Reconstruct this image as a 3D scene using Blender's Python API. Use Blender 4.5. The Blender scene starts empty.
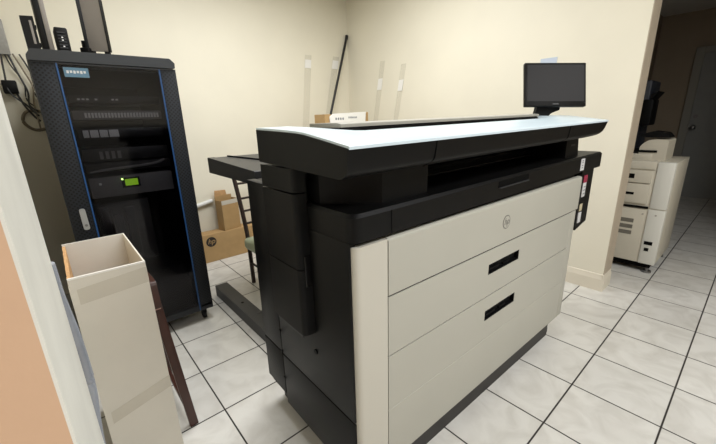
import bpy, bmesh, math, random
from mathutils import Vector, Matrix
random.seed(7)
S = bpy.context.scene
C = S.collection
PI = math.pi

# ------------------------------------------------------------------ materials
def srgb(r, g, b):
    f = lambda c: (c/255/12.92) if c/255 <= .04045 else ((c/255+.055)/1.055)**2.4
    return (f(r), f(g), f(b), 1)

def mat(name, col, rough=.5, metal=0, noise=0, scale=8, bump=0, bscale=60, spec=.5, emit=None, estr=0, coat=0):
    m = bpy.data.materials.new(name); m.use_nodes = True
    nt = m.node_tree; b = nt.nodes['Principled BSDF']
    b.inputs['Base Color'].default_value = col
    b.inputs['Roughness'].default_value = rough
    b.inputs['Metallic'].default_value = metal
    b.inputs['Specular IOR Level'].default_value = spec
    b.inputs['Coat Weight'].default_value = coat
    if emit:
        b.inputs['Emission Color'].default_value = emit
        b.inputs['Emission Strength'].default_value = estr
    tc = nt.nodes.new('ShaderNodeTexCoord')
    if noise:
        n = nt.nodes.new('ShaderNodeTexNoise'); n.inputs['Scale'].default_value = scale; n.inputs['Detail'].default_value = 5
        nt.links.new(tc.outputs['Object'], n.inputs['Vector'])
        r = nt.nodes.new('ShaderNodeMapRange')
        r.inputs['From Min'].default_value = .3; r.inputs['From Max'].default_value = .7
        r.inputs['To Min'].default_value = 1-noise; r.inputs['To Max'].default_value = 1+noise
        nt.links.new(n.outputs['Fac'], r.inputs['Value'])
        h = nt.nodes.new('ShaderNodeVectorMath'); h.operation = 'SCALE'
        h.inputs[0].default_value = col[:3]
        nt.links.new(r.outputs['Result'], h.inputs['Scale'])
        nt.links.new(h.outputs['Vector'], b.inputs['Base Color'])
    if bump:
        n2 = nt.nodes.new('ShaderNodeTexNoise'); n2.inputs['Scale'].default_value = bscale; n2.inputs['Detail'].default_value = 3
        nt.links.new(tc.outputs['Object'], n2.inputs['Vector'])
        bp = nt.nodes.new('ShaderNodeBump'); bp.inputs['Strength'].default_value = bump; bp.inputs['Distance'].default_value = .004
        nt.links.new(n2.outputs['Fac'], bp.inputs['Height'])
        nt.links.new(bp.outputs['Normal'], b.inputs['Normal'])
    return m

M = {}
M['wall'] = mat('cream_paint', srgb(229, 223, 204), .55, noise=.02, scale=2.5, bump=.12, bscale=35)
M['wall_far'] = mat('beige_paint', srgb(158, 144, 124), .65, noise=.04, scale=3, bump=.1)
M['peach'] = mat('peach_paint', srgb(212, 176, 145), .55, noise=.03, scale=4, bump=.15, bscale=30)
M['jamb'] = mat('white_jamb_paint', srgb(226, 225, 216), .5, noise=.08, scale=5, bump=.2, bscale=25)
M['base'] = mat('baseboard_paint', srgb(222, 214, 196), .4, noise=.02)
M['end_beige'] = mat('beige_end_strip', srgb(176, 163, 144), .55, noise=.05)
M['ceil'] = mat('ceiling_paint', srgb(215, 212, 205), .8)
M['fardoor'] = mat('grey_door_paint', srgb(146, 149, 147), .5, noise=.03)
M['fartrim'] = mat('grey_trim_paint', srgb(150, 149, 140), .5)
M['black'] = mat('black_plastic', srgb(9, 9, 9), .45, noise=.05, scale=20, bump=.1, bscale=400, spec=.2)
M['black_gloss'] = mat('gloss_black_plastic', srgb(16, 15, 15), .25)
M['black_dark'] = mat('deep_black_plastic', srgb(6, 6, 7), .6, spec=.2)
M['white'] = mat('ivory_panel', srgb(176, 174, 163), .45, noise=.015, scale=3)
M['white_side'] = mat('ivory_panel_gloss', srgb(194, 190, 178), .38)
M['lid'] = mat('white_scanner_lid', srgb(206, 221, 229), .3, noise=.01)
M['lid_grey'] = mat('grey_scanner_strip', srgb(172, 170, 160), .35)
M['slot'] = mat('dark_slot', srgb(5, 5, 5), .7, spec=.1)
M['logo'] = mat('grey_logo', srgb(112, 110, 106), .35)
M['plinth'] = mat('dark_plinth', srgb(32, 29, 27), .5)
M['sticker'] = mat('white_sticker', srgb(205, 205, 205), .5)
M['label_blue'] = mat('blue_grey_label', srgb(84, 118, 140), .5)
M['sticker_blue'] = mat('grey_print', srgb(120, 124, 130), .5)
M['red'] = mat('red_tag', srgb(150, 45, 70), .5)
M['cream_tag'] = mat('cream_tag', srgb(190, 180, 150), .5)
M['screen'] = mat('dark_screen', srgb(34, 32, 32), .5, spec=.2)
M['rack'] = mat('rack_steel', srgb(22, 25, 30), .42, noise=.06, scale=15)
M['rack_roof'] = mat('rack_roof_steel', srgb(27, 31, 35), .42)
M['blue'] = mat('blue_trim', srgb(24, 72, 124), .35)
M['rack_in'] = mat('rack_interior', srgb(26, 24, 24), .6)
M['gear'] = mat('server_face', srgb(118, 116, 116), .45, noise=.05, scale=30)
M['gear_light'] = mat('server_face_light', srgb(225, 225, 225), .4)
M['gear_dark'] = mat('server_face_dark', srgb(20, 20, 22), .45)
M['lcd'] = mat('green_display', srgb(120, 170, 30), .4, emit=srgb(150, 205, 40), estr=.9)
M['led'] = mat('green_led', srgb(190, 255, 140), .4, emit=srgb(190, 255, 120), estr=8)
M['chrome'] = mat('pale_metal', srgb(190, 192, 192), .3, metal=.6)
M['steel'] = mat('brushed_steel', srgb(140, 140, 140), .35, metal=.9)
M['rubber'] = mat('black_rubber', srgb(18, 18, 18), .7)
M['cable'] = mat('black_cable', srgb(22, 21, 20), .5)
M['cable_tan'] = mat('tan_cable', srgb(120, 108, 88), .5)
M['kraft'] = mat('kraft_cardboard', srgb(176, 144, 98), .75, noise=.05, scale=12, bump=.1, bscale=80)
M['kraft_in'] = mat('kraft_cardboard_edge', srgb(190, 150, 104), .8, noise=.12, scale=40)
M['card_white'] = mat('white_cardboard', srgb(214, 209, 197), .6, noise=.025, scale=6, bump=.08, bscale=50)
M['card_white_in'] = mat('white_cardboard_inside', srgb(228, 226, 220), .65, noise=.03, scale=8)
M['tape'] = mat('clear_tape', srgb(200, 194, 180), .25, noise=.03)
M['ink'] = mat('dark_print', srgb(40, 34, 30), .6)
M['wood'] = mat('dark_wood', srgb(62, 31, 21), .4, noise=.25, scale=14)
M['wood_pale'] = mat('pale_wood', srgb(200, 160, 145), .5)
M['chair'] = mat('dark_brown_metal', srgb(48, 34, 30), .4)
M['seat'] = mat('green_vinyl', srgb(196, 206, 172), .45)
M['stack'] = mat('charcoal_plastic', srgb(34, 34, 35), .4, noise=.04)
M['stack_foot'] = mat('charcoal_metal', srgb(44, 45, 47), .45)
M['paper'] = mat('white_paper', srgb(236, 234, 228), .6)
M['pvc'] = mat('white_pvc', srgb(226, 226, 222), .35)
M['greytube'] = mat('grey_plastic_sheet', srgb(150, 156, 166), .25, noise=.12, scale=9)
M['copier'] = mat('copier_beige', srgb(196, 190, 174), .45, noise=.02)
M['copier_light'] = mat('copier_white', srgb(214, 213, 204), .42)
M['copier_grey'] = mat('copier_grey', srgb(160, 156, 146), .5)
M['vent'] = mat('vent_grey', srgb(112, 108, 98), .6)
M['navy'] = mat('dark_navy_plastic', srgb(40, 44, 54), .5)
M['plate'] = mat('grey_cover_plate', srgb(148, 146, 140), .5, noise=.15, scale=25)
M['bluepaper'] = mat('pale_blue_paper', srgb(190, 200, 214), .6)
M['mongrey'] = mat('monitor_grey', srgb(126, 120, 114), .4)

def glassy(name, tint, tr, rough=.08, base=.18, metal=0):
    m = bpy.data.materials.new(name); m.use_nodes = True
    nt = m.node_tree; nt.nodes.clear()
    o = nt.nodes.new('ShaderNodeOutputMaterial')
    t = nt.nodes.new('ShaderNodeBsdfTransparent'); t.inputs['Color'].default_value = tr
    g = nt.nodes.new('ShaderNodeBsdfPrincipled'); g.inputs['Base Color'].default_value = tint; g.inputs['Roughness'].default_value = rough; g.inputs['Metallic'].default_value = metal
    fr = nt.nodes.new('ShaderNodeFresnel'); fr.inputs['IOR'].default_value = 1.5
    ad = nt.nodes.new('ShaderNodeMath'); ad.operation = 'MULTIPLY'; ad.inputs[1].default_value = base
    mx = nt.nodes.new('ShaderNodeMixShader')
    nt.links.new(fr.outputs['Fac'], ad.inputs[0]); nt.links.new(ad.outputs[0], mx.inputs['Fac'])
    nt.links.new(t.outputs[0], mx.inputs[1]); nt.links.new(g.outputs[0], mx.inputs[2]); nt.links.new(mx.outputs[0], o.inputs['Surface'])
    return m
M['rack_glass'] = glassy('smoked_glass', srgb(205, 203, 204), (.64, .64, .66, 1), .04, .65, 1)
def clear_mat():
    m = bpy.data.materials.new('clear_acrylic'); m.use_nodes = True
    nt = m.node_tree; nt.nodes.clear()
    o = nt.nodes.new('ShaderNodeOutputMaterial'); mx = nt.nodes.new('ShaderNodeMixShader'); mx.inputs['Fac'].default_value = .14
    t = nt.nodes.new('ShaderNodeBsdfTransparent'); t.inputs['Color'].default_value = (.985, .985, .98, 1)
    g = nt.nodes.new('ShaderNodeBsdfPrincipled'); g.inputs['Base Color'].default_value = srgb(206, 202, 192); g.inputs['Roughness'].default_value = .3
    nt.links.new(t.outputs[0], mx.inputs[1]); nt.links.new(g.outputs[0], mx.inputs[2]); nt.links.new(mx.outputs[0], o.inputs['Surface'])
    return m
M['acrylic'] = clear_mat()

def tile_mat():
    m = bpy.data.materials.new('white_floor_tiles'); m.use_nodes = True
    nt = m.node_tree; b = nt.nodes['Principled BSDF']; N = nt.nodes.new; L = nt.links.new
    tc = N('ShaderNodeTexCoord'); mp = N('ShaderNodeVectorMath'); mp.operation = 'SUBTRACT'
    mp.inputs[1].default_value = (.448, .485, 0); L(tc.outputs['Object'], mp.inputs[0])
    dv = N('ShaderNodeVectorMath'); dv.operation = 'DIVIDE'; dv.inputs[1].default_value = (.4056, .4126, 1); L(mp.outputs[0], dv.inputs[0])
    fr = N('ShaderNodeVectorMath'); fr.operation = 'FRACTION'; L(dv.outputs[0], fr.inputs[0])
    fl = N('ShaderNodeVectorMath'); fl.operation = 'FLOOR'; L(dv.outputs[0], fl.inputs[0])
    sb = N('ShaderNodeVectorMath'); sb.operation = 'SUBTRACT'; sb.inputs[1].default_value = (.5, .5, 0); L(fr.outputs[0], sb.inputs[0])
    ab = N('ShaderNodeVectorMath'); ab.operation = 'ABSOLUTE'; L(sb.outputs[0], ab.inputs[0])
    sp = N('ShaderNodeSeparateXYZ'); L(ab.outputs[0], sp.inputs[0])
    mx = N('ShaderNodeMath'); mx.operation = 'MAXIMUM'; L(sp.outputs[0], mx.inputs[0]); L(sp.outputs[1], mx.inputs[1])
    gr = N('ShaderNodeMapRange'); gr.inputs['From Min'].default_value = .4875; gr.inputs['From Max'].default_value = .4925; L(mx.outputs[0], gr.inputs['Value'])
    wn = N('ShaderNodeTexWhiteNoise'); wn.noise_dimensions = '3D'; L(fl.outputs[0], wn.inputs['Vector'])
    # veins: warped noise, shifted per tile
    sh = N('ShaderNodeVectorMath'); sh.operation = 'SCALE'; sh.inputs['Scale'].default_value = 7.3; L(wn.outputs['Color'], sh.inputs[0])
    ad = N('ShaderNodeVectorMath'); ad.operation = 'ADD'; L(tc.outputs['Object'], ad.inputs[0]); L(sh.outputs[0], ad.inputs[1])
    n = N('ShaderNodeTexNoise'); n.inputs['Scale'].default_value = 5; n.inputs['Detail'].default_value = 6; n.inputs['Distortion'].default_value = 1.4; L(ad.outputs[0], n.inputs['Vector'])
    cr = N('ShaderNodeValToRGB'); e = cr.color_ramp.elements
    e[0].position = .3; e[0].color = srgb(204, 201, 194); e[1].position = .6; e[1].color = srgb(220, 218, 212); L(n.outputs['Fac'], cr.inputs['Fac'])
    vm = N('ShaderNodeMapRange'); vm.inputs['To Min'].default_value = .95; vm.inputs['To Max'].default_value = 1.03; L(wn.outputs['Value'], vm.inputs['Value'])
    sc = N('ShaderNodeVectorMath'); sc.operation = 'SCALE'; L(cr.outputs['Color'], sc.inputs[0]); L(vm.outputs['Result'], sc.inputs['Scale'])
    mix = N('ShaderNodeMix'); mix.data_type = 'RGBA'; L(gr.outputs['Result'], mix.inputs['Factor'])
    L(sc.outputs[0], mix.inputs['A']); mix.inputs['B'].default_value = srgb(44, 40, 36)
    L(mix.outputs['Result'], b.inputs['Base Color'])
    rg = N('ShaderNodeMapRange'); rg.inputs['To Min'].default_value = .22; rg.inputs['To Max'].default_value = .8; L(gr.outputs['Result'], rg.inputs['Value'])
    L(rg.outputs['Result'], b.inputs['Roughness'])
    iv = N('ShaderNodeMath'); iv.operation = 'SUBTRACT'; iv.inputs[0].default_value = 1; L(gr.outputs['Result'], iv.inputs[1])
    bp = N('ShaderNodeBump'); bp.inputs['Strength'].default_value = .5; bp.inputs['Distance'].default_value = .003; L(iv.outputs[0], bp.inputs['Height'])
    L(bp.outputs['Normal'], b.inputs['Normal'])
    return m
M['tile'] = tile_mat()

def perf_mat():
    m = bpy.data.materials.new('perforated_steel'); m.use_nodes = True
    nt = m.node_tree; b = nt.nodes['Principled BSDF']; N = nt.nodes.new; L = nt.links.new
    tc = N('ShaderNodeTexCoord'); mp = N('ShaderNodeMapping'); mp.inputs['Rotation'].default_value = (0, PI/4, 0); mp.inputs['Scale'].default_value = (56, 56, 56)
    L(tc.outputs['Object'], mp.inputs['Vector'])
    fr = N('ShaderNodeVectorMath'); fr.operation = 'FRACTION'; L(mp.outputs[0], fr.inputs[0])
    sb = N('ShaderNodeVectorMath'); sb.operation = 'SUBTRACT'; sb.inputs[1].default_value = (.5, 0, .5); L(fr.outputs[0], sb.inputs[0])
    ml = N('ShaderNodeVectorMath'); ml.operation = 'MULTIPLY'; ml.inputs[1].default_value = (1, 0, 1); L(sb.outputs[0], ml.inputs[0])
    ln = N('ShaderNodeVectorMath'); ln.operation = 'LENGTH'; L(ml.outputs[0], ln.inputs[0])
    lt = N('ShaderNodeMath'); lt.operation = 'LESS_THAN'; lt.inputs[1].default_value = .3; L(ln.outputs['Value'], lt.inputs[0])
    mix = N('ShaderNodeMix'); mix.data_type = 'RGBA'; L(lt.outputs[0], mix.inputs['Factor'])
    mix.inputs['A'].default_value = srgb(28, 31, 36); mix.inputs['B'].default_value = srgb(3, 3, 3)
    L(mix.outputs['Result'], b.inputs['Base Color']); b.inputs['Roughness'].default_value = .5; b.inputs['Specular IOR Level'].default_value = .25
    return m
M['perf'] = perf_mat()

# ------------------------------------------------------------------ mesh helpers
def new(): return bmesh.new()

def box(bm, x0, x1, y0, y1, z0, z1, bev=0, seg=2):
    r = bmesh.ops.create_cube(bm, size=1)
    vs = r['verts']
    for v in vs:
        v.co = Vector((x0+(v.co.x+.5)*(x1-x0), y0+(v.co.y+.5)*(y1-y0), z0+(v.co.z+.5)*(z1-z0)))
    if bev:
        es = list({e for v in vs for e in v.link_edges})
        bmesh.ops.bevel(bm, geom=es, offset=bev, segments=seg, affect='EDGES', profile=.5)
    return bm

def prism(bm, pts, axis, a, b):
    """polygon pts (2-D) swept along an axis: axis x -> pts are (y,z); y -> (x,z); z -> (x,y)"""
    def P(p, t):
        return Vector((t, p[0], p[1])) if axis == 'x' else Vector((p[0], t, p[1])) if axis == 'y' else Vector((p[0], p[1], t))
    A = [bm.verts.new(P(p, a)) for p in pts]; B = [bm.verts.new(P(p, b)) for p in pts]
    fs = [bm.faces.new(A), bm.faces.new(B[::-1])]
    n = len(pts)
    for i in range(n):
        fs.append(bm.faces.new((A[i], B[i], B[(i+1) % n], A[(i+1) % n])))
    bmesh.ops.recalc_face_normals(bm, faces=fs)
    return bm

def rpoly(pts, radii, seg=6):
    out = []
    n = len(pts)
    for i, p in enumerate(pts):
        r = radii[i] if isinstance(radii, (list, tuple)) else radii
        p = Vector(p)
        if not r: out.append(tuple(p)); continue
        a = (Vector(pts[i-1])-p).normalized(); b = (Vector(pts[(i+1) % n])-p).normalized()
        s = p+a*r; e = p+b*r
        for k in range(seg+1):
            t = k/seg
            out.append(tuple((1-t)**2*s+2*t*(1-t)*p+t*t*e))
    return out

def tube(bm, path, r, seg=8, cap=True):
    path = [Vector(p) for p in path]
    rings = []
    up = Vector((0, 0, 1))
    for i, p in enumerate(path):
        d = (path[min(i+1, len(path)-1)]-path[max(i-1, 0)]).normalized()
        a = d.cross(up)
        if a.length < 1e-3: a = d.cross(Vector((0, 1, 0)))
        a.normalize(); b = d.cross(a)
        rr = r[i] if isinstance(r, (list, tuple)) else r
        rings.append([bm.verts.new(p+(a*math.cos(2*PI*k/seg)+b*math.sin(2*PI*k/seg))*rr) for k in range(seg)])
    fs = []
    for q, w in zip(rings, rings[1:]):
        for k in range(seg):
            fs.append(bm.faces.new((q[k], q[(k+1) % seg], w[(k+1) % seg], w[k])))
    if cap: fs.append(bm.faces.new(rings[0][::-1])); fs.append(bm.faces.new(rings[-1]))
    bmesh.ops.recalc_face_normals(bm, faces=fs)
    return bm

def bez(pts, n=16):
    """smooth Catmull-Rom path"""
    P = [Vector(p) for p in pts]; P = [2*P[0]-P[1]]+P+[2*P[-1]-P[-2]]
    out = []
    for i in range(1, len(P)-2):
        for k in range(n):
            t = k/n; a, b, c, d = P[i-1:i+3]
            out.append(.5*((2*b)+(c-a)*t+(2*a-5*b+4*c-d)*t*t+(3*b-3*c+d-a)*t**3))
    out.append(P[-2]); return out

def beam(bm, p, q, wx, wy, bev=.003):
    """square bar from p to q"""
    p, q = Vector(p), Vector(q); d = q-p; L = d.length; d.normalize()
    a = d.cross(Vector((0, 1, 0)) if abs(d.y) < .9 else Vector((1, 0, 0))).normalized(); b = d.cross(a)
    t = bmesh.new(); box(t, -wx/2, wx/2, -wy/2, wy/2, 0, L, bev)
    Mx = Matrix((a, b, d)).transposed().to_4x4(); Mx.translation = p
    t.transform(Mx); me = bpy.data.meshes.new('tmp'); t.to_mesh(me); t.free(); bm.from_mesh(me); bpy.data.meshes.remove(me)
    return bm

def tilt(bm, k):
    for v in bm.verts: v.co.z += k*v.co.x
    return bm

def obj(name, bm, m, parent=None, smooth=True):
    bmesh.ops.recalc_face_normals(bm, faces=bm.faces)
    me = bpy.data.meshes.new(name); bm.to_mesh(me); bm.free()
    me.materials.append(M[m] if isinstance(m, str) else m)
    if smooth:
        for p in me.polygons: p.use_smooth = True
        try: me.set_sharp_from_angle(angle=math.radians(32))
        except Exception: pass
    o = bpy.data.objects.new(name, me); C.objects.link(o)
    if parent: o.parent = parent
    return o

def bx(name, m, parent, *a, **k): return obj(name, box(new(), *a, **k), m, parent)

def thing(name, label, cat, loc=(0, 0, 0), rotz=0, group=None):
    o = bpy.data.objects.new(name, None); C.objects.link(o)
    o.location = loc; o.rotation_euler = (0, 0, rotz); o.empty_display_size = .1
    o['label'] = label; o['category'] = cat
    if group: o['group'] = group
    return o
def tag(o, label, cat, group=None):
    o['label'] = label; o['category'] = cat
    if group: o['group'] = group
    return o
def struct(name, bm, m, parent=None):
    o = obj(name, bm, m, parent, smooth=False)
    if not parent: o['kind'] = 'structure'
    return o
def text(name, s, size, m, parent, loc, rot, depth=.0006, shear=0):
    cu = bpy.data.curves.new(name, 'FONT'); cu.body = s; cu.size = size; cu.extrude = depth; cu.shear = shear
    cu.align_x = 'CENTER'; cu.align_y = 'CENTER'
    t = bpy.data.objects.new('tmp', cu); C.objects.link(t)
    dg = bpy.context.evaluated_depsgraph_get(); me = bpy.data.meshes.new_from_object(t.evaluated_get(dg))
    bpy.data.objects.remove(t)
    me.transform(Matrix.Translation(loc) @ rot.to_4x4()); me.materials.clear(); me.materials.append(M[m])
    o = bpy.data.objects.new(name, me); C.objects.link(o); o.parent = parent
    return o
def disc(bm, c, r, y0, y1, seg=32):
    """disc facing -y"""
    return prism(bm, [(c[0]+r*math.cos(2*PI*k/seg), c[1]+r*math.sin(2*PI*k/seg)) for k in range(seg)], 'y', y0, y1)

# ------------------------------------------------------------------ room shell
CZ = 3.22
struct('floor', box(new(), -3, 10, -3.4, 4.4, -.05, 0), 'tile')
struct('ceiling', box(new(), -3, 10, -3.4, 4.4, CZ, CZ+.05), 'ceil')
struct('wall_back', box(new(), -.6, 3.72, 4.22, 4.34, 0, CZ), 'wall')
struct('wall_right', box(new(), 3.52, 3.74, .735, 4.22, 0, CZ), 'wall')
struct('wall_left', box(new(), -.6, -.22, 1.06, 4.22, 0, CZ), 'wall')
# short thick wall at the left of the opening the picture is taken through
struct('wall_front', box(new(), -3, -.056, .53, 1.06, 0, CZ), 'peach')
struct('trim_1', box(new(), -.056, -.052, .53, 1.06, 0, CZ), 'jamb')
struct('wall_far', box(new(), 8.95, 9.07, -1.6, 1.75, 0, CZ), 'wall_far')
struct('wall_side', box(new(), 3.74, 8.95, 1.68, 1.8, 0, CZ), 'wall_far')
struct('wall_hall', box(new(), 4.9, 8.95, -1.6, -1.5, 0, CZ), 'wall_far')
struct('wall_rear', box(new(), -3, 10, -3.4, -3.3, 0, CZ), 'wall')
struct('wall_outer', box(new(), -3, -2.9, -3.3, .53, 0, CZ), 'peach')
struct('added_light_blocker', box(new(), 4.9, 5.0, -3.3, -.4, 0, CZ), 'wall_far')  # unseen wall, added to keep hall light out of the far room
struct('added_reflection_panel', box(new(), -1.6, 3.2, -3.3, -3.26, 0, 1.6), 'fartrim')  # unseen grey panel, added to darken the lower reflection in the rack glass
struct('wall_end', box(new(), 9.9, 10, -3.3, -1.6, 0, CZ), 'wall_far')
# baseboards
def baseprof(t): return [(0, 0), (t, 0), (t, .11), (t-.004, .125), (t*.5, .14), (t*.35, .155), (0, .16)]
b = new(); prism(b, [(3.52-p[0], p[1]) for p in baseprof(.016)], 'y', .735, 4.22)
struct('baseboard_right', b, 'base')
b = new(); prism(b, [(.735-p[0], p[1]) for p in baseprof(.016)], 'x', 3.504, 3.74)
struct('baseboard_end', b, 'base')
struct('end_face_strip', box(new(), 3.522, 3.742, .729, .735, .16, CZ), 'end_beige')  # thin beige strip, darker than the wall, over its end face
b = new(); prism(b, [(4.22-p[0], p[1]) for p in baseprof(.016)], 'x', -.22, 3.504)
struct('baseboard_back', b, 'base')
# far door
d = struct('door_1', box(new(), 8.9, 8.955, -.0, 1.0, 0, 2.52, .004), 'fardoor'); 
b = new()
for y0, y1, z0, z1 in ((1.0, 1.12, 0, 2.62), (-.12, 0, 0, 2.62), (0, 1.0, 2.52, 2.62)):
    box(b, 8.88, 8.955, y0, y1, z0, z1, .006)
struct('trim_2', b, 'fartrim')
b = new(); tube(b, [(8.9, .93, 1.27), (8.85, .93, 1.27)], .02, 12); bmesh.ops.create_uvsphere(b, u_segments=16, v_segments=10, radius=.042, matrix=Matrix.Translation((8.82, .93, 1.27)))
obj('door_knob', b, 'steel', d)
b = new(); tube(b, [(8.9, .93, 1.46), (8.88, .93, 1.46)], .034, 16); box(b, 8.862, 8.88, .925, .935, 1.435, 1.485, .002)
obj('deadbolt', b, 'steel', d)

# ------------------------------------------------------------------ large format printer
YAW = -0.020387
OX, OY = .668, .8076
PR = thing('large_format_printer', 'large black and white wide-format printer with scanner lid, standing mid-floor', 'printer', (OX, OY, 0), YAW)
K = .0125
# plinth
b = new(); prism(b, rpoly([(.07, .02), (1.82, .02), (1.82, .8), (.07, .8)], [.03, .02, .02, .03]), 'z', 0.002, .135)
obj('plinth', b, 'plinth', PR)
for fu in (1.84,):
    b = new(); tube(b, [(fu, .06, .002), (fu, .06, .035)], .028, 16); tube(b, [(fu, .06, .03), (fu, .06, .14)], .012, 10); obj('levelling_foot', b, 'rubber', PR)
# carcass
bx('carcass', 'black_dark', PR, .02, 1.93, .03, .8, .135, 1.2)
# left side panels
bx('side_panel', 'black', PR, 0, .03, .022, .598, .43, 1.165, bev=.003)
bx('side_panel', 'black', PR, 0, .03, .022, .598, .125, .424, bev=.003)
bx('side_panel', 'black', PR, 0.004, .05, .612, .815, .17, .425, bev=.004)
bx('side_panel', 'black', PR, 0.004, .05, .612, .815, .43, 1.29, bev=.004)
for z in (.56, .44, .28):
    b = new(); tube(b, [(.004, .6, z), (-.004, .6, z)], .008, 10); obj('side_screw', b, 'black_dark', PR)
b = new(); tube(b, [(.0, .27, .62), (-.004, .27, .62)], .012, 10); obj('side_screw', b, 'black_dark', PR)
# white front: rounded corner column, drawers
def front_col(u0, u1, z0, z1, rl=0, rr=0):
    return prism(new(), rpoly([(u0, 0), (u1, 0), (u1, .03), (u0, .03)], [rl, rr, 0, 0], 8), 'z', z0, z1)
b = prism(new(), rpoly([(.008, .0), (.157, 0), (.157, .03), (.008, .03)], [.029, 0, 0, 0], 10), 'z', .12, 1.15)
obj('front_corner_column', b, 'white_side', PR)
def panel(name, u0, u1, z0, z1, topround=0):
    b = prism(new(), rpoly([(0, z0), (.03, z0), (.03, z1), (0, z1)], [.003, 0, 0, topround or .003], 6), 'x', u0, u1)
    return obj(name, b, 'white', PR)
top = panel('top_drawer', .162, 1.988, .926, 1.152, .018)
def handle_drawer(z0, z1, hz0, hz1):
    # drawer front with a real recessed grip: frame of four pieces round the hole
    u0, u1, a, c = .161, 1.888, .862, 1.176
    b = new()
    box(b, u0, a, 0, .028, z0, z1); box(b, c, u1, 0, .028, z0, z1)
    box(b, a, c, 0, .028, z0, hz0); box(b, a, c, 0, .028, hz1, z1)
    bmesh.ops.remove_doubles(b, verts=b.verts, dist=1e-5)
    dr = obj('drawer', b, 'white', PR)
    g = new(); box(g, a, c, .022, .028, hz0, hz1)
    box(g, a, a+.006, .001, .026, hz0, hz1); box(g, c-.006, c, .001, .026, hz0, hz1)
    box(g, a, c, .001, .026, hz0, hz0+.006); box(g, a, c, .001, .026, hz1-.005, hz1)
    obj('recessed_handle', g, 'black_dark', dr)
    g = new(); box(g, a+.02, a+.13, .012, .024, hz0+.006, hz0+.022, .003); box(g, a+.17, a+.24, .012, .024, hz0+.006, hz0+.018, .003)
    obj('handle_grip', g, 'black_dark', dr)
handle_drawer(.668, .920, .787, .843)
handle_drawer(.407, .662, .523, .582)
panel('kick_panel', .161, 1.888, .122, .4045)
bx('front_edge_column', 'white', PR, 1.891, 1.965, 0, .03, .122, .921, bev=.003)
for z in (.664+.001, .923):
    bx('drawer_gap', 'slot', PR, .16, 1.965, .005, .029, z-.0035, z+.0035)
bx('drawer_gap', 'slot', PR, .16, 1.888, .005, .029, .4035, .4075)
bx('column_gap', 'slot', PR, .1565, .1625, .005, .029, .122, 1.135)
# logo on the top drawer
lg = obj('logo_ring', new() if False else disc(new(), (1.0, 1.038), .036, -.0012, .004), 'logo', top)
obj('logo_disc', disc(new(), (1.0, 1.038), .031, -.0018, .002), 'white', top)
RF = Matrix.Rotation(PI/2, 3, 'X')
text('logo_letters', 'hp', .05, 'logo', top, (1.0, -.0022, 1.04), RF, shear=.25)
# black band above the drawers, running on to the right hand tab
pts = rpoly([(0, -.002), (2.315, -.002), (2.315, .36), (1.97, .36), (1.97, .3), (0, .3)], [.045, .012, .01, 0, 0, 0], 8)
b = prism(new(), pts, 'z', 1.166, 1.250)
# bevelled upper lip
pts2 = rpoly([(.01, .008), (2.305, .008), (2.305, .35), (1.97, .35), (1.97, .3), (.01, .3)], [.042, .012, .01, 0, 0, 0], 8)
b2 = new(); A = [b2.verts.new((p[0], p[1], 1.250)) for p in pts]; B = [b2.verts.new((p[0], p[1], 1.262)) for p in pts2]
for i in range(len(A)): b2.faces.new((A[i], A[(i+1) % len(A)], B[(i+1) % len(A)], B[i]))
b2.faces.new(B); me = bpy.data.meshes.new('t'); b2.to_mesh(me); b2.free(); b.from_mesh(me); bpy.data.meshes.remove(me)
for v in b.verts:
    if v.co.z > 1.2: v.co.z += K*v.co.x
    elif v.co.x > 2.0: v.co.z += .02
band = obj('front_band', b, 'black', PR)
b = new(); box(b, .1735, .1765, -.0035, .01, 1.168, 1.254); obj('band_seam', b, 'slot', band)
b = new(); box(b, .885, 1.185, -.004, .01, 1.218, 1.248); tilt(b, .011); obj('band_slot', b, 'slot', band)
b = new(); box(b, .89, 1.18, -.012, .002, 1.214, 1.2195, .002); tilt(b, .011); obj('slot_lip', b, 'stack_foot', band)
b = new(); box(b, 2.13, 2.2, .14, .18, 1.262, 1.2635); tilt(b, K); obj('tab_latch', b, 'slot', band)
st = bx('printed_sticker', 'sticker', band, 1.915, 1.98, -.0035, .0, 1.195, 1.272)
b = new()
for z in (1.21, 1.225, 1.245, 1.256): box(b, 1.935, 1.96, -.004, -.001, z, z+.006)
obj('sticker_print', b, 'sticker_blue', st)
# right hand cartridge unit under the tab
ru = obj('cartridge_unit', prism(new(), [(1.99, .80), (2.01, .765), (2.205, .80), (2.205, 1.19), (1.99, 1.19)], 'y', .004, .36), 'black', PR)
tg = bx('warning_tag', 'sticker', ru, 2.03, 2.085, 0, .006, 1.0, 1.10, bev=.001); bx('tag_header', 'red', tg, 2.03, 2.09, -.001, .006, 1.10, 1.15, bev=.001)
b = new()
box(b, 2.04, 2.075, -.0008, .003, 1.02, 1.026); box(b, 2.04, 2.075, -.0008, .003, 1.045, 1.051); box(b, 2.04, 2.075, -.0008, .003, 1.068, 1.074); obj('tag_print', b, 'sticker_blue', tg)
tg2 = bx('warning_tag', 'cream_tag', ru, 2.03, 2.075, 0, .006, .90, .95, bev=.001); bx('tag_header', 'sticker', tg2, 2.025, 2.075, -.001, .006, .815, .89, bev=.001)
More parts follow.
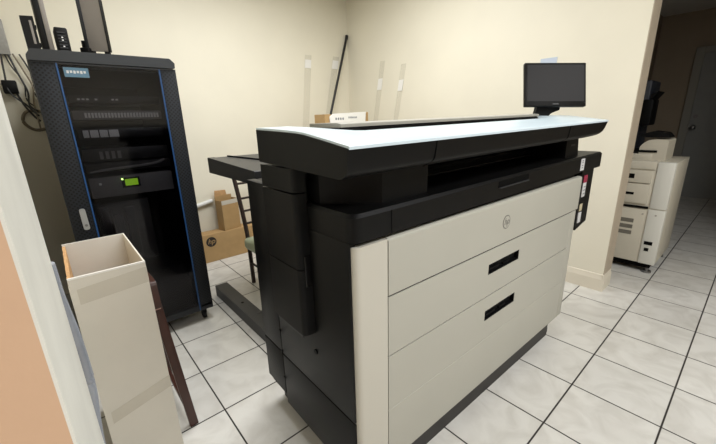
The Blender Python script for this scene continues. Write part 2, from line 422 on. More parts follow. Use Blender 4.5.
# left end cover (hangs proud of the side)
pts = rpoly([(-.05, .268), (.0, .262), (.0, .525), (-.05, .525)], [.022, .0, 0, .008], 8)
b = prism(new(), pts, 'z', 1.004, 1.300); lc2 = obj('left_cover', b, 'black', PR)
b = prism(new(), pts, 'z', .715, 1.0); lc = obj('left_cover', b, 'black', PR)
b = prism(new(), [(p[0], p[1]) for p in pts], 'z', 1.306, 1.392); obj('left_cover_cap', b, 'black', PR)
b = new(); prism(b, [(-.046, .5), (-.046, .29), (.0, .28), (.0, .5)], 'z', .700, .715); obj('cover_lip', b, 'stack_foot', lc)
b = new(); box(b, -.03, .0, .2585, .262, .93, 1.06, .002); obj('cover_catch', b, 'black_gloss', lc)
# upper body behind the cavity, pedestals, guide rails
bx('upper_body', 'black_dark', PR, .0, 1.95, .3, .525, 1.2, 1.40)
bx('rear_body', 'black', PR, .05, 1.95, .53, .8, 1.2, 1.29, bev=.004)
b = prism(new(), [(.19, .06), (.44, .06), (.44, .32), (.03, .32), (.03, .22)], 'z', 1.255, 1.412); obj('scanner_pedestal', b, 'black', PR)
b = prism(new(), [(1.78, 1.27), (2.0, 1.27), (1.96, 1.43), (1.78, 1.43)], 'y', .05, .32); pd = obj('scanner_pedestal', b, 'black', PR)
b = new(); box(b, 1.85, 1.92, .048, .052, 1.355, 1.366); obj('pedestal_badge', b, 'stack_foot', pd)
for i, (w, z) in enumerate(((.16, 1.385), (.2, 1.35), (.24, 1.32), (.22, 1.285))):
    b = new(); tube(b, [(.44, w, z+.44*K), (1.78, w, z+1.78*K)], .008, 8); obj('guide_rail', b, 'black_gloss', PR)
# scanner head
prof = rpoly([(-.03, 1.388), (-.058, 1.405), (-.066, 1.478), (.16, 1.506), (.25, 1.506), (.25, 1.52), (.508, 1.522), (.508, 1.405)], [.012, .012, .003, 0, 0, 0, .006, .01], 5)
endp = rpoly([(-.03, 1.388), (-.058, 1.405), (-.066, 1.478), (.05, 1.496), (.16, 1.512), (.21, 1.516), (.3, 1.520), (.508, 1.527), (.508, 1.405)], [.012, .012, .002, 0, 0, 0, 0, .004, .01], 5)
def loft(sections, closed=True):
    b = new(); R = [[b.verts.new((u, p[0], p[1])) for p in pr] for u, pr in sections]
    n = len(R[0])
    for q, w in zip(R, R[1:]):
        for k in range(n): b.faces.new((q[k], q[(k+1) % n], w[(k+1) % n], w[k]))
    b.faces.new(R[0]); b.faces.new(R[-1][::-1]); return b
def rise(pr, dz, dw=0, tz=1.44):
    return [(p[0]+dw if p[1] < tz else p[0], p[1]+(dz if p[1] < tz else 0)) for p in pr]
b = prism(new(), prof, 'x', .165, 1.80); tilt(b, K); obj('scanner_front', b, 'black', PR)
# left end, rounded vertical front corner in plan: shrink sections towards the left
def lend(u, dw): return (u, [(max(p[0], p[0]+dw) if p[0] < .1 else p[0], p[1]) for p in endp])
b = prism(new(), endp, 'x', -.058, .165); tilt(b, K); obj('scanner_end', b, 'black', PR)
# right end, underside swept up to a tip
b = loft([(1.80, endp), (1.96, rise(endp, .002)), (2.02, rise(endp, .005)), (2.05, rise(endp, .012)), (2.068, rise(endp, .022))])
for v in b.verts:
    if v.co.z > 1.46 and v.co.x > 2.05: v.co.x += .02
tilt(b, K); obj('scanner_end', b, 'black', PR)
for su in (.33, 1.48):
    b = new(); tube(b, bez([(su, -.066, 1.477), (su-.002, -.062, 1.44), (su-.008, -.057, 1.41), (su-.03, -.03, 1.388)], 4), .003, 6); tilt(b, K); obj('front_seam', b, 'slot', PR)
# white lid skin: profile along w per section
def lidsec(u, pts, t=.008):
    return (u, [(p[0], p[1]) for p in pts]+[(p[0], p[1]-t) for p in pts[::-1]])
back = [(-.069, 1.483), (-.064, 1.486), (.05, 1.5025), (.16, 1.5185), (.21, 1.5225), (.3, 1.527), (.40, 1.531), (.512, 1.534)]
main = [(-.069, 1.483), (-.064, 1.486), (.0, 1.493), (.05, 1.5), (.08, 1.5045), (.11, 1.509), (.135, 1.512), (.155, 1.5135)]
def mix(a, c, t): return [(x[0]*(1-t)+y[0]*t, x[1]*(1-t)+y[1]*t) for x, y in zip(a, c)]
def lcorner(pts, dw): return [(p[0]+dw*max(0, 1-(p[0]+.06)/.3), p[1]+dw*.14*max(0, 1-(p[0]+.06)/.3)) for p in pts]
secs = [lidsec(-.055, back), lidsec(0, back), lidsec(.085, back), lidsec(.11, mix(back, main, .15)),
        lidsec(.14, mix(back, main, .6)), lidsec(.17, mix(back, main, .93)), lidsec(.2, main), lidsec(1.74, main),
        lidsec(1.77, mix(back, main, .93)), lidsec(1.80, mix(back, main, .6)), lidsec(1.83, mix(back, main, .15)), lidsec(1.86, back), lidsec(2.085, back)]
b = loft(secs); tilt(b, K); lid = obj('scanner_lid', b, 'lid', PR)
b = new(); box(b, .17, 1.80, .157, .27, 1.505, 1.510); box(b, .17, 1.80, .262, .27, 1.508, 1.5245); tilt(b, K); obj('feed_slot', b, 'slot', PR)
b = prism(new(), rpoly([(.262, 1.5245), (.48, 1.5245), (.48, 1.541), (.29, 1.5415), (.262, 1.538)], [0, 0, .004, .008, .004]), 'x', .17, 1.83); tilt(b, K*.95); obj('scanner_rear_strip', b, 'lid_grey', PR)
# touch screen on its arm, turned to the operator
def rows():
    return (Vector((.753085, -.657377, -.026812)), Vector((-.203488, -.193973, -.959670)), Vector((.625665, .728169, -.279846)))
RT, DN, FW = rows(); F = 347.578; CAMZ = 1.55
EYE = Vector((0, 0, CAMZ))
def along(px, py, depth): return EYE+(RT*((px-358)/F)+DN*((py-222)/F)+FW)*depth
PRM = Matrix.Rotation(YAW, 4, 'Z'); PRM.translation = (OX, OY, 0); PRI = PRM.inverted()
# built around its own centre, then turned about 40 degrees to the aisle and leaned back
W2, H2 = .2, .143
tsR = Matrix.Rotation(math.radians(-41.1-math.degrees(YAW)), 4, 'Z') @ Matrix.Rotation(math.radians(-16), 4, 'X') @ Matrix.Rotation(math.radians(1.5), 4, 'Y')
ts_c = PRI @ Vector((2.592, .985, 1.744))
tsM = Matrix.Translation(ts_c) @ tsR
b = new(); box(b, -W2, W2, 0, .03, -H2, H2, .005); b.transform(tsM); ts = obj('touch_screen', b, 'black', PR)
b = new(); box(b, -W2+.014, W2-.014, -.0015, .004, -H2+.032, H2-.014); b.transform(tsM); obj('screen_glass', b, 'screen', ts)
b = new(); box(b, -.02, .02, -.001, .004, -H2+.012, -H2+.018); b.transform(tsM); obj('screen_mark', b, 'stack_foot', ts)
foot = PRI @ Vector((2.50, 1.05, 1.545))
b = new()
p0 = tsM @ Vector((-.06, .02, -H2+.005)); 
prism(b, rpoly([(-.12, -.085), (-.055, -.085), (.0, -.02), (.055, .0), (.055, .05), (-.095, .05), (-.1, -.0)], .01), 'y', .006, .045)
b.transform(Matrix.Translation(tsM @ Vector((0, .045, -H2-.012))) @ Matrix.Rotation(math.radians(-41), 4, 'Z'))
obj('screen_arm', b, 'black_dark', PR)

# ------------------------------------------------------------------ output stacker behind the printer
T = thing('output_stacker', 'charcoal output tray on a floor foot, sticking out behind the left end of the printer', 'tray', (.95, 2.1, 0))
b = prism(new(), rpoly([(.0, 1.168), (.86, 1.172), (.86, 1.296), (.0, 1.258)], [.006, .006, .012, .006]), 'x', 0, .05); obj('tray_side', b, 'stack', T)
b = prism(new(), rpoly([(.0, 1.2), (.855, 1.2), (.855, 1.292), (.0, 1.25)], .004), 'x', .05, 1.2); obj('tray_bed', b, 'stack', T)
b = new(); beam(b, (.16, .845, 1.2935), (.40, .10, 1.2595), .016, .012); obj('tray_guide', b, 'slot', T)
b = new(); beam(b, (.30, .30, 1.276), (.30, .14, 1.272), .05, .02); obj('tray_stop', b, 'chrome', T)
b = prism(new(), rpoly([(.02, .09), (1.04, .09), (1.04, .1), (.02, .1)], 0), 'x', -.04, .07)
box(b, -.04, -.03, .02, 1.04, .0, .09); box(b, .06, .07, .02, 1.04, .0, .09); box(b, -.04, .07, 1.03, 1.04, 0, .09)
ft = obj('foot_bar', b, 'stack_foot', T)
b = new(); tube(b, [(.015, .55, .1), (.015, .55, .102)], .012, 12); obj('foot_bolt', b, 'slot', ft)
b = new(); beam(b, (.32, .3, .1), (.32, .3, 1.21), .06, .06); beam(b, (.32, .3, .1), (.02, .3, .08), .04, .03); obj('post', b, 'stack_foot', T)
b = new(); box(b, .03, .4, -.02, .06, .03, .09); obj('cross_bar', b, 'stack_foot', T)

# ------------------------------------------------------------------ server rack
RX0, RX1, RY = .008, .757, 2.75
R = thing('server_rack', 'tall black server rack cabinet with smoked glass door and blue edge strips', 'rack', (RX0, RY, 0))
w = RX1-RX0
b = new()
box(b, 0, .02, .03, 1.3, .1, 1.91); box(b, w-.02, w, .03, 1.3, .1, 1.91); box(b, 0, w, 1.28, 1.3, .1, 1.91); box(b, 0, w, .03, 1.3, .1, .13); box(b, 0, w, .03, 1.3, 1.89, 1.91)
obj('cabinet', b, 'rack', R)
b = prism(new(), rpoly([(-.004, 1.918), (w-.004, 1.922), (w-.002, 1.955), (w-.03, 1.982), (.022, 1.978), (-.002, 1.945)], .006), 'y', -.012, 1.3); obj('roof', b, 'rack_roof', R)
# door: perforated side strips, blue trims, glass
dl = .122-RX0+.006; drr = .655-RX0
def taper(x0a, x1a, x0b, x1b, y0, y1, z0, z1): return prism(new(), [(x0b, z0), (x1b, z0), (x1a, z1), (x0a, z1)], 'y', y0, y1)
dr = obj('door', box(box(box(box(new(), 0, w, 0, .022, .105, .15), 0, w, .002, .022, 1.908, 1.918), 0, .02, .002, .022, .15, 1.91), w-.02, w, .002, .022, .15, 1.91), 'rack', R)
bx('perforated_strip', 'perf', dr, 0, dl-.005, 0, .024, .13, 1.913, bev=.006)
bx('perforated_strip', 'perf', dr, drr+.005, w, 0, .024, .13, 1.913, bev=.006)
bx('blue_strip', 'blue', dr, dl-.005, dl+.003, -.002, .02, .112, 1.912)
bx('blue_strip', 'blue', dr, drr-.003, drr+.005, -.002, .02, .112, 1.912)
bx('glass_pane', 'rack_glass', dr, dl+.003, drr-.003, .004, .009, .15, 1.909)
hd = obj('door_handle', prism(new(), rpoly([(.054, .93), (.086, .93), (.082, 1.065), (.052, 1.065)], .014), 'y', -.02, .002), 'chrome', dr)
b = new(); tube(b, [(.07, -.02, .96), (.07, -.024, .96)], .008, 12); obj('lock', b, 'steel', hd)
lb = bx('door_label', 'label_blue', dr, .145, .262, .0015, .004, 1.84, 1.893)
b = new()
for k in range(6): box(b, .157+k*.016, .168+k*.016, .0008, .003, 1.86+(k % 2)*.003, 1.876)
obj('label_print', b, 'sticker', lb)
for (fx, fy) in ((.07, .07), (w-.06, .07), (.07, 1.24), (w-.06, 1.24)):
    b = new(); tube(b, [(fx-.013, fy, .034), (fx+.013, fy, .034)], .033, 18); box(b, fx-.02, fx+.02, fy-.012, fy+.012, .045, .102, .003); obj('caster', b, 'rubber', R)
# equipment in the rack, each unit a thing
def unit(name, label, cat, z0, z1, m, x0=.14, x1=.635, y0=.09, y1=.5, grp=None):
    t = thing(name, label, cat, (RX0, RY, z0), 0, grp)
    bx('chassis', m, t, x0, x1, y0, y1, 0, z1-z0, bev=.003)
    return t
u = unit('patch_panel', 'row of grey ports in the rack behind the glass, highest unit below the door label', 'patch panel', 1.60, 1.655, 'gear')
for k in range(24):
    b = new(); box(b, .2+k*.0175, .212+k*.0175, .084, .092, .012, .042); obj('port', b, 'gear_light', u)
u = unit('network_switch', 'thin dark unit with few bright ports, above the row of grey ports', 'switch', 1.70, 1.745, 'gear_dark')
for k in (1, 2, 3, 5, 9, 10):
    b = new(); box(b, .16+k*.022, .174+k*.022, .084, .092, .018, .028); obj('port', b, 'gear_light', u)
u = unit('server_unit', 'rack unit with a pale grey left half, just below the row of ports', 'server', 1.485, 1.545, 'gear_dark')
bx('pale_panel', 'gear_light', u, .17, .36, .082, .092, .006, .052, bev=.002)
for k in range(3):
    b = new(); box(b, .2+k*.05, .206+k*.05, .079, .083, .006, .052); obj('latch', b, 'gear_dark', u)
u = unit('server_unit', 'black rack unit with a few small grey bays, below the pale half panel', 'server', 1.34, 1.42, 'gear_dark')
for k in range(4):
    b = new(); box(b, .23+k*.033, .248+k*.033, .082, .092, .012, .06); obj('drive_bay', b, 'gear', u)
u = unit('server_unit', 'dark grey rack unit with curved pale handle bar above the green display', 'server', 1.27, 1.325, 'rack_in')
b = new(); tube(b, bez([(.16, .085, .0), (.25, .075, .012), (.45, .072, .024), (.55, .075, .035), (.6, .085, .055)], 6), .009, 8); obj('bar_handle', b, 'gear', u)
u = unit('power_supply', 'grey rack power unit with a glowing green display, halfway up the rack', 'power supply', 1.10, 1.235, 'gear')
bx('display_frame', 'gear_dark', u, .318, .425, .084, .092, .052, .118)
bx('green_display', 'lcd', u, .336, .412, .081, .086, .064, .108)
bx('status_light', 'led', u, .318, .328, .08, .086, .106, .116)
b = new(); box(b, .19, .205, .08, .092, .085, .1, .004); obj('power_button', b, 'gear_light', u)
u = unit('tower_server', 'three upright grey modules low behind the glass door of the rack', 'server', .62, 1.06, 'rack_in', x1=.45)
for k, h in enumerate((.42, .36, .40)):
    b = new(); box(b, .15+k*.075, .205+k*.075, .07, .09, .02, h, .004); obj('module', b, 'gear_dark', u)
for k in range(2):
    b = new(); box(b, .17+k*.01, .23+k*.01, .066, .071, .1+k*.03, .106+k*.03); obj('module_label', b, 'gear_light', u)
unit('battery_unit', 'big black unit standing at the bottom of the rack', 'battery unit', .132, .5, 'gear_dark')

# things on the rack roof
RT_Z = 1.9825
t = thing('modem', 'slim black modem with a pale stripe, leaning at the left end of the rack roof', 'modem', (.055, 3.0, RT_Z))
b = prism(new(), rpoly([(-.03, 0), (.03, 0), (.028, .205), (-.032, .2)], .004), 'y', -.04, .1); obj('case', b, 'black', t)
bx('pale_stripe', 'mongrey', t, .005, .016, -.042, -.03, .055, .18)
bx('bracket', 'black_dark', t, .028, .036, -.03, .05, .05, .065); bx('bracket', 'black_dark', t, .028, .034, -.03, .05, .15, .16)
t = thing('tall_panel', 'tall dark upright panel with a grey edge rising out of frame from the rack roof', 'panel', (.125, 3.02, RT_Z))
bx('panel_face', 'black', t, -.03, .0, -.05, .12, 0, .62, bev=.003)
bx('panel_edge', 'mongrey', t, .0, .024, -.05, .12, 0, .62, bev=.004)
t = thing('router', 'small black ridged router box between the tall panel and the grey monitor', 'router', (.197, 2.98, RT_Z))
bx('case', 'black_dark', t, -.032, .032, -.03, .1, 0, .16, bev=.008)
b = new()
for k in range(7): box(b, -.02, .018, -.034, -.028, .025+k*.017, .032+k*.017)
obj('front_vents', b, 'rack', t)
for z in (.05, .085, .10): bx('status_light', 'gear_light', t, -.004, .004, -.036, -.03, z, z+.006)
t = thing('monitor', 'grey flat monitor with dark edge, seen nearly from behind on the rack roof', 'monitor', (.39, 3.02, RT_Z), math.radians(-38))
b = new(); prism(b, rpoly([(-.07, .06), (.05, .05), (.05, .36), (.02, .42), (-.07, .42)], .008), 'y', 0, .02); ms = obj('back_cover', b, 'mongrey', t)
b = new(); box(b, -.087, -.07, -.012, .035, .06, .42, .003); obj('bezel', b, 'rack', t)
bx('edge_trim', 'black', t, .05, .056, -.004, .026, .05, .36, bev=.002)
b = new(); box(b, -.115, -.06, -.03, .05, .035, .075, .006); box(b, -.1, -.075, -.01, .03, .0, .05, .003); beam(b, (-.1, 0, .07), (-.1, 0, .12), .02, .02); obj('hinge', b, 'black_dark', t)
b = new(); box(b, -.13, .11, -.03, .05, 0.001, .012, .004); box(b, .02, .05, 0, .02, .005, .06, .002); obj('base_plate', b, 'black_dark', t)
# wall plate and cables at the left of the rack
t = thing('cable_box', 'grey cover box on the back wall with cables coming out below, left of the rack', 'box', (-.09, 4.22, 0))
bx('cover', 'plate', t, -.1, .01, -.05, 0, 2.14, 2.40, bev=.006)
for i, (pts, r, m, lab) in enumerate((
    ([(-.14, 4.18, 2.15), (-.15, 4.15, 2.0), (-.15, 4.12, 1.85), (-.07, 4.1, 1.75), (-.01, 4.0, 1.66)], .007, 'cable', 'black cable hanging straight down from the grey wall box'),
    ([(-.1, 4.18, 2.15), (-.07, 4.15, 2.0), (-.04, 4.12, 1.86), (-.05, 4.1, 1.75), (-.01, 4.05, 1.70)], .007, 'cable', 'black cable running from the grey wall box to the rack side'),
    ([(-.07, 4.19, 2.15), (-.03, 4.18, 2.02), (-.0, 4.19, 1.9), (-.02, 4.14, 1.76), (-.02, 4.0, 1.56)], .006, 'cable_tan', 'tan cable among the black ones left of the rack'),
    ([(-.12, 4.19, 2.15), (-.10, 4.19, 2.06), (-.05, 4.2, 1.93), (-.06, 4.2, 1.80), (-.02, 4.2, 1.74)], .005, 'cable', 'thin black cable curving close to the wall, left of the rack'),
    ([(-.03, 4.19, 2.15), (.0, 4.195, 2.06), (.02, 4.2, 1.96), (.0, 4.2, 1.86), (.03, 4.2, 1.78)], .006, 'cable', 'black cable from the grey box, nearest the rack edge'),
    ([(.03, 4.20, 1.70), (-.08, 4.205, 1.70), (-.12, 4.208, 1.62), (-.06, 4.205, 1.55), (.05, 4.20, 1.56)], .012, 'cable_tan', 'thick looped hose at the lower left side of the rack'))):
    tag(obj('cable', tube(new(), bez(pts, 10), r, 8), m), lab, 'cable', 'cables beside the rack')
t = thing('wall_adapter', 'small black plug adapter with a cord, beside the left side of the rack', 'adapter', (-.14, 4.16, 1.84))
bx('plug_body', 'black_dark', t, -.045, .045, -.04, .06, 0, .1, bev=.008)
obj('cord', tube(new(), bez([(.03, 0, .0), (.06, -.02, -.1), (.10, -.03, -.18), (.13, -.06, -.22)], 8), .008, 8), 'cable', t)

# ------------------------------------------------------------------ tall white box, brown wooden stand, grey roll
BZ = 1.0
BXT = thing('cardboard_box', 'tall open-topped white cardboard box with torn brown left edge, left foreground', 'box', (.08, 1.93, 0))
x0, x1, y0, y1 = -.132, .129, -.285, .265; tk = .006
bx('front_panel', 'card_white', BXT, x0, x1, y0, y0+tk, 0, BZ-.004)
bx('back_panel', 'card_white_in', BXT, x0, x1, y1-tk, y1, 0, BZ)
bx('right_panel', 'card_white', BXT, x1-tk, x1, y0+tk, y1-tk, 0, BZ)
b = new()
n = 24; zs = [BZ-.006+.012*math.sin(k*1.9)*math.sin(k*.7) for k in range(n+1)]
for k in range(n):
    ya, yb = y0+tk+(y1-y0-2*tk)*k/n, y0+tk+(y1-y0-2*tk)*(k+1)/n
    prism(b, [(ya, 0), (yb, 0), (yb, zs[k+1]), (ya, zs[k])], 'x', x0, x0+.012)
obj('torn_left_panel', b, 'kraft_in', BXT)
bx('left_panel_skin', 'card_white', BXT, x0-.002, x0, y0, y1, 0, BZ-.03)
bx('bottom', 'kraft', BXT, x0+.012, x1-tk, y0+tk, y1-tk, .0, .008)
bx('front_lip', 'paper', BXT, x0, x1, y0-.001, y0+tk+.001, BZ-.006, BZ+.001)
def band_on(zl0, zl1, zr0, zr1):
    b = new(); prism(b, [(x0+.02, zl0), (x1+.0008, zr0), (x1+.0008, zr1), (x0+.02, zl1)], 'y', y0-.0008, y0); return b
obj('tape_strip', band_on(.885, .95, .905, .975), 'tape', BXT)
obj('tape_strip', band_on(.30, .36, .36, .42), 'tape', BXT)
b = new(); tube(b, [(x1+.0005, y0+.012, BZ-.012), (x1+.002, y0+.012, BZ-.012)], .005, 10); obj('staple_dot', b, 'ink', BXT)

WS = thing('wooden_stand', 'dark brown folded wooden stand with a splayed leg, tucked beside the white box', 'stand', (.252, 1.74, 0))
b = new(); beam(b, (.035, .0, 0.001), (-.022, .06, .80), .042, .03); lg1 = obj('leg', b, 'wood', WS)
b = new(); beam(b, (.03, .46, 0.001), (-.0, .40, .80), .034, .03); obj('leg', b, 'wood', WS)
b = new(); prism(b, rpoly([(-.01, .72), (.50, .72), (.50, .83), (.02, .85)], .02), 'x', -.035, -.002); tr = obj('top_rail', b, 'wood', WS)
b = new(); box(b, -.036, -.001, .03, .06, .70, .716, .004); obj('pale_corner', b, 'wood_pale', tr)  # small pale pinkish block under the near end of the rail
b = new(); beam(b, (.022, .02, .10), (.022, .45, .10), .03, .02); obj('stretcher', b, 'wood', WS)

pth = bez([(-.085, 1.36, .012), (-.088, 1.40, .2), (-.082, 1.44, .40), (-.064, 1.46, .63), (-.066, 1.45, .82), (-.072, 1.44, .97), (-.076, 1.43, 1.06), (-.08, 1.42, 1.14)], 8)
t = tag(obj('plastic_roll', tube(new(), pth, [.017+.002*math.sin(i*.25) for i in range(len(pth))], 12), 'greytube'), 'bent grey plastic roll standing between the doorway edge and the white box', 'roll')

# ------------------------------------------------------------------ boxes and pipe at the back wall
t = thing('cardboard_box', 'long low brown cardboard box with round dark logo, on the floor against the back wall', 'box', (1.4, 4.1, 0))
bx('carton', 'kraft', t, -.42, .6, -.09, .085, 0.001, .335, bev=.004)
lo = obj('logo_disc', disc(new(), (-.205, .245), .058, -.0915, -.089), 'ink', t)
text('logo_letters', 'hp', .085, 'kraft', lo, (-.205, -.0922, .25), RF, shear=.28)
b = new(); box(b, -.42, .6, -.005, .005, .335, .3365); obj('top_seam', b, 'kraft_in', t)
t = thing('cardboard_box', 'smaller upright open brown cardboard box standing on the long low box', 'box', (1.455, 4.10, .336), .22)
b = new(); box(b, -.1, .12, -.065, -.06, 0, .36); box(b, -.1, -.095, -.06, .06, 0, .36); box(b, .115, .12, -.06, .06, 0, .36); box(b, -.1, .12, .06, .065, 0, .4); box(b, -.1, .12, -.06, .06, 0, .006)
obj('carton', b, 'kraft', t)
b = new(); prism(b, [(-.1, .40), (.06, .40), (.05, .46), (-.09, .47)], 'y', .061, .065); obj('flap', b, 'kraft_in', t)
b = new(); prism(b, [(-.1, .31), (.12, .31), (.12, .36), (-.1, .36)], 'y', -.0662, -.065); obj('tape_strip', b, 'tape', t)
t = tag(obj('plastic_pipe', tube(new(), [(.3, 4.197, .475), (1.33, 4.197, .685)], .0245, 14), 'pvc'), 'white pipe fixed along the back wall between the rack and the brown boxes', 'pipe')

# chair behind the stacker
CH = thing('dining_chair', 'dark metal ladder-back chair with pale green seat, half hidden behind the printer', 'chair', (1.48, 2.95, 0))
def post(s):
    return tube(new(), bez([(s*.19, .2, .002), (s*.195, .2, .42), (s*.20, .22, .62), (s*.21, .27, .88), (s*.215, .32, 1.06)], 6), .02, 10)
for s in (-1, 1):
    obj('back_post', post(s), 'chair', CH)
    obj('leg', tube(new(), [(s*.2, -.17, .002), (s*.195, -.17, .41)], .015, 10), 'chair', CH)
for z, y, h in ((.62, .22, .19), (.74, .243, .2), (.86, .266, .21), (1.0, .3, .22)):
    b = new(); tube(b, [(-h-.01, y, z), (0, y+.02, z), (h+.01, y, z)], .011, 8); obj('ladder_rung', b, 'chair', CH)
b = new(); box(b, -.245, .24, -.22, .21, .375, .49, .04, 4); obj('seat', b, 'seat', CH)
b = new(); tube(b, [(-.196, -.17, .22), (-.196, .2, .22)], .01, 8); tube(b, [(.196, -.17, .22), (.196, .2, .22)], .01, 8); tube(b, [(-.196, 0, .22), (.196, 0, .22)], .01, 8); obj('stretcher', b, 'chair', CH)

# ------------------------------------------------------------------ corner: carton, pole, acrylic strips
t = thing('cardboard_box', 'tall brown carton topped by a white paper sheet, in the corner behind the printer', 'box', (2.82, 3.5, 0))
b = new(); box(b, -.36, .32, -.1, -.094, 0, 1.50); box(b, -.36, -.354, -.094, .1, 0, 1.63); box(b, .314, .32, -.094, .1, 0, 1.65); box(b, -.36, .32, .1, .106, 0, 1.63); box(b, -.354, .314, -.094, .1, 0, .01)
box(b, -.36, -.28, -.1, -.094, 1.5, 1.63); box(b, .24, .32, -.1, -.094, 1.5, 1.65)
obj('carton', b, 'kraft', t)
b = new(); prism(b, rpoly([(-.29, 1.50), (.25, 1.50), (.265, 1.655), (-.25, 1.635), (-.30, 1.60)], .006), 'y', -.12, -.108); sh = obj('paper_sheet', b, 'paper', t)
b = new()
for k in range(7): box(b, -.02+k*.02, -.008+k*.02, -.1212, -.119, 1.58, 1.60)
for k in range(4): box(b, -.22+k*.035, -.2+k*.035, -.1212, -.119, 1.565, 1.59)
obj('sheet_print', b, 'sticker_blue', sh)
t = thing('pole', 'thin black pole leaning up into the corner of the room', 'pole', (2.42, 3.95, 0))
obj('shaft', tube(new(), [(0, 0, .006), (1.066, .245, 2.68)], .017, 12), 'cable', t)
obj('end_cap', tube(new(), [(1.06, .243, 2.66), (1.073, .2465, 2.71)], .02, 12), 'rubber', t)
def strip(label, top, bot, wd, lab, axis):
    tx, tz = top; bxx, bz = bot
    t = thing('acrylic_strip', label, 'plastic strip', (0, 0, 0), 0, 'clear plastic strips fixed to the walls')
    def quad(z0, z1, d0, d1):
        f = lambda z: bxx+(tx-bxx)*(z-bz)/(tz-bz)
        pts = [(f(z0)-wd/2, z0), (f(z0)+wd/2, z0), (f(z1)+wd/2, z1), (f(z1)-wd/2, z1)]
        return prism(new(), pts, 'y' if axis == 'b' else 'x', (4.22 if axis == 'b' else 3.52)-d1, (4.22 if axis == 'b' else 3.52)-d0+.001)
    obj('clear_bar', quad(bz, tz, .0, .006), 'acrylic', t)
    obj('white_label', quad(lab[0], lab[1], .006, .0085), 'paper', t)
strip('clear plastic strip on the back wall, leftmost of the four, label near its top', (2.835, 2.40), (2.70, 1.3), .095, (2.24, 2.345), 'b')
strip('clear plastic strip on the back wall, partly behind the black pole', (3.30, 2.42), (3.05, 1.3), .10, (2.26, 2.37), 'b')
strip('clear plastic strip on the right wall, nearer the corner, label halfway up', (3.505, 2.29), (3.70, 1.3), .08, (1.94, 2.08), 'r')
strip('clear plastic strip on the right wall, rightmost of the four', (3.14, 2.21), (3.32, 1.3), .075, (1.90, 2.03), 'r')
tag(bx('wall_sticker', 'bluepaper', None, 3.516, 3.52, 1.35, 1.49, 1.98, 2.04), 'small pale blue paper on the wall above the black touch screen', 'paper')

# ------------------------------------------------------------------ far room
CP = thing('photocopier', 'beige floor-standing photocopier in the dim room beyond the wall end', 'photocopier', (4.25, .50, 0))
# depth runs along +x, width along +y; front faces -x
b = new(); box(b, 0, .72, .0, .85, .10, 1.10, .008); obj('body', b, 'copier', CP)
bx('side_cover', 'copier_light', CP, -.014, .05, -.006, .125, .66, 1.105, bev=.012)
bx('side_cover', 'copier_light', CP, -.012, .05, -.006, .125, .10, .652, bev=.008)
bx('side_skin', 'copier', CP, .05, .72, -.008, .004, .105, 1.10, bev=.004)
bx('top_rim', 'copier', CP, -.014, .5, .13, .85, 1.03, 1.108, bev=.008)
dd = bx('paper_drawer', 'copier', CP, -.02, .02, .15, .5, .90, 1.02, bev=.004); bx('drawer_grip', 'slot', dd, -.022, -.01, .28, .40, .94, .985)
dd = bx('paper_drawer', 'copier', CP, -.02, .02, .15, .5, .70, .89, bev=.004); bx('drawer_grip', 'slot', dd, -.022, -.01, .26, .43, .78, .805)
bx('drawer_gap', 'slot', CP, -.016, .0, .13, .60, .655, .675)
bx('lower_panel', 'copier', CP, -.012, .02, .14, .85, .105, .645, bev=.004)
for k in range(3): bx('vent_strip', 'vent', CP, -.0135, -.01, .22, .44, .50-.062*k, .54-.062*k)
bx('socket', 'slot', CP, -.0145, -.01, .04, .105, .30, .335); bx('socket', 'slot', CP, -.0145, -.01, .06, .095, .235, .268)
for yy in (.16, .06): 
    b = new(); tube(b, [(-.016, yy, .60), (-.01, yy, .60)], .008, 8); obj('screw_cap', b, 'copier_grey', CP)
bx('underframe', 'slot', CP, .03, .70, .03, .82, .05, .10)
for (fx, fy) in ((.05, .05), (.66, .05), (.05, .78), (.66, .78)):
    b = new(); tube(b, [(fx, fy, .001), (fx, fy, .02)], .04, 14); tube(b, [(fx, fy, .02), (fx, fy, .06)], .014, 10); obj('foot', b, 'steel', CP)
b = prism(new(), rpoly([(.10, 1.10), (.31, 1.10), (.31, 1.24), (.25, 1.30), (.10, 1.30)], [.0, 0, .03, .04, .02]), 'x', .12, .5)
fd = obj('document_feeder', b, 'copier', CP)
bx('feeder_slot', 'slot', fd, .112, .3, .17, .40, 1.18, 1.20)
bx('feeder_base', 'copier', CP, .10, .5, .20, .42, 1.10, 1.165, bev=.01)
b = new(); prism(b, rpoly([(.10, 1.315), (.30, 1.315), (.36, 1.34), (.24, 1.375), (.14, 1.36)], .01), 'x', .2, .42); obj('feeder_tray', b, 'black_dark', CP)
SP = thing('shelf_printer', 'dark printer with jutting tray, in the dim room behind the beige photocopier', 'printer', (5.5, 1.02, 0))
bx('cabinet', 'navy', SP, .0, .6, .0, .6, 0, 1.12, bev=.01)
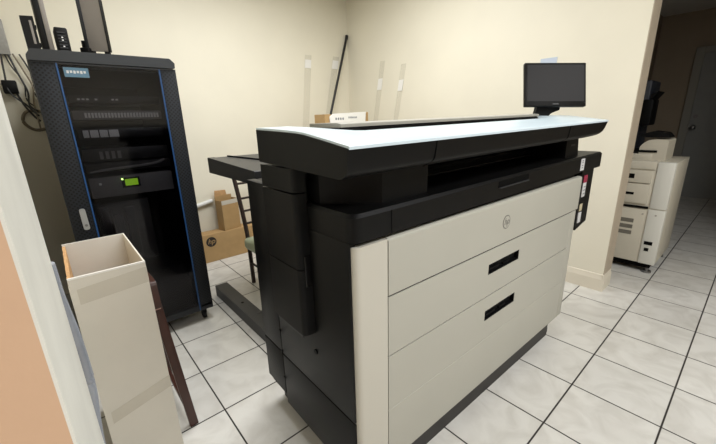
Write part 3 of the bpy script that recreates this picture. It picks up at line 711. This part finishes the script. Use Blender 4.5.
b = new(); box(b, .02, .55, .06, .6, 1.12, 1.55, .02); box(b, .02, .5, .0, .6, 1.55, 1.92, .02); obj('body', b, 'navy', SP)
b = new(); prism(b, [(.0, 1.68), (.0, 1.76), (-.07, 1.79), (-.06, 1.77)], 'x', .05, .4); obj('tray', b, 'black_dark', SP)
b = new(); box(b, .0, .3, -.05, .06, 1.40, 1.70, .015); obj('hopper', b, 'black_dark', SP)
t = thing('dark_cabinet', 'tall dark cabinet hidden mostly behind the wall end in the dim room', 'cabinet', (5.6, 1.38, 0))
bx('body', 'navy', t, 0.52, .95, .02, .29, 0.001, 2.35, bev=.008)
bx('cabinet_door', 'navy', t, .505, .52, .03, .28, .1, 2.3, bev=.004)

# ------------------------------------------------------------------ lights
def area(name, loc, sx, sy, power, col, rot=(0, 0, 0)):
    l = bpy.data.lights.new(name, 'AREA'); l.shape = 'RECTANGLE'; l.size = sx; l.size_y = sy; l.energy = power; l.color = col
    o = bpy.data.objects.new(name, l); C.objects.link(o); o.location = loc; o.rotation_euler = rot; return o
area('ceiling_lamp_room', (1.5, 2.35, CZ-.03), 2.0, 1.2, 88, (.98, .99, 1))
area('ceiling_lamp_hall', (2.2, -1.2, CZ-.03), 1.2, .6, 62, (.98, .99, 1))
area('ceiling_lamp_rear', (.8, -1.5, CZ-.03), 1.2, .6, 66, (.98, .99, 1))
W = bpy.data.worlds.new('world'); S.world = W; W.use_nodes = True
W.node_tree.nodes['Background'].inputs['Color'].default_value = (.9, .92, 1, 1)
W.node_tree.nodes['Background'].inputs['Strength'].default_value = .05

# ------------------------------------------------------------------ camera
cd = bpy.data.cameras.new('camera'); cam = bpy.data.objects.new('camera', cd); C.objects.link(cam)
cd.sensor_width = 36; cd.sensor_fit = 'HORIZONTAL'; cd.lens = F/716*36; cd.clip_start = .02
mx = Matrix((RT, -DN, -FW)).transposed().to_4x4(); mx.translation = EYE
cam.matrix_world = mx
S.camera = cam
S.view_settings.view_transform = 'Standard'; S.view_settings.look = 'None'
S.view_settings.exposure = 0; S.view_settings.gamma = 1; S.view_settings.use_curve_mapping = False
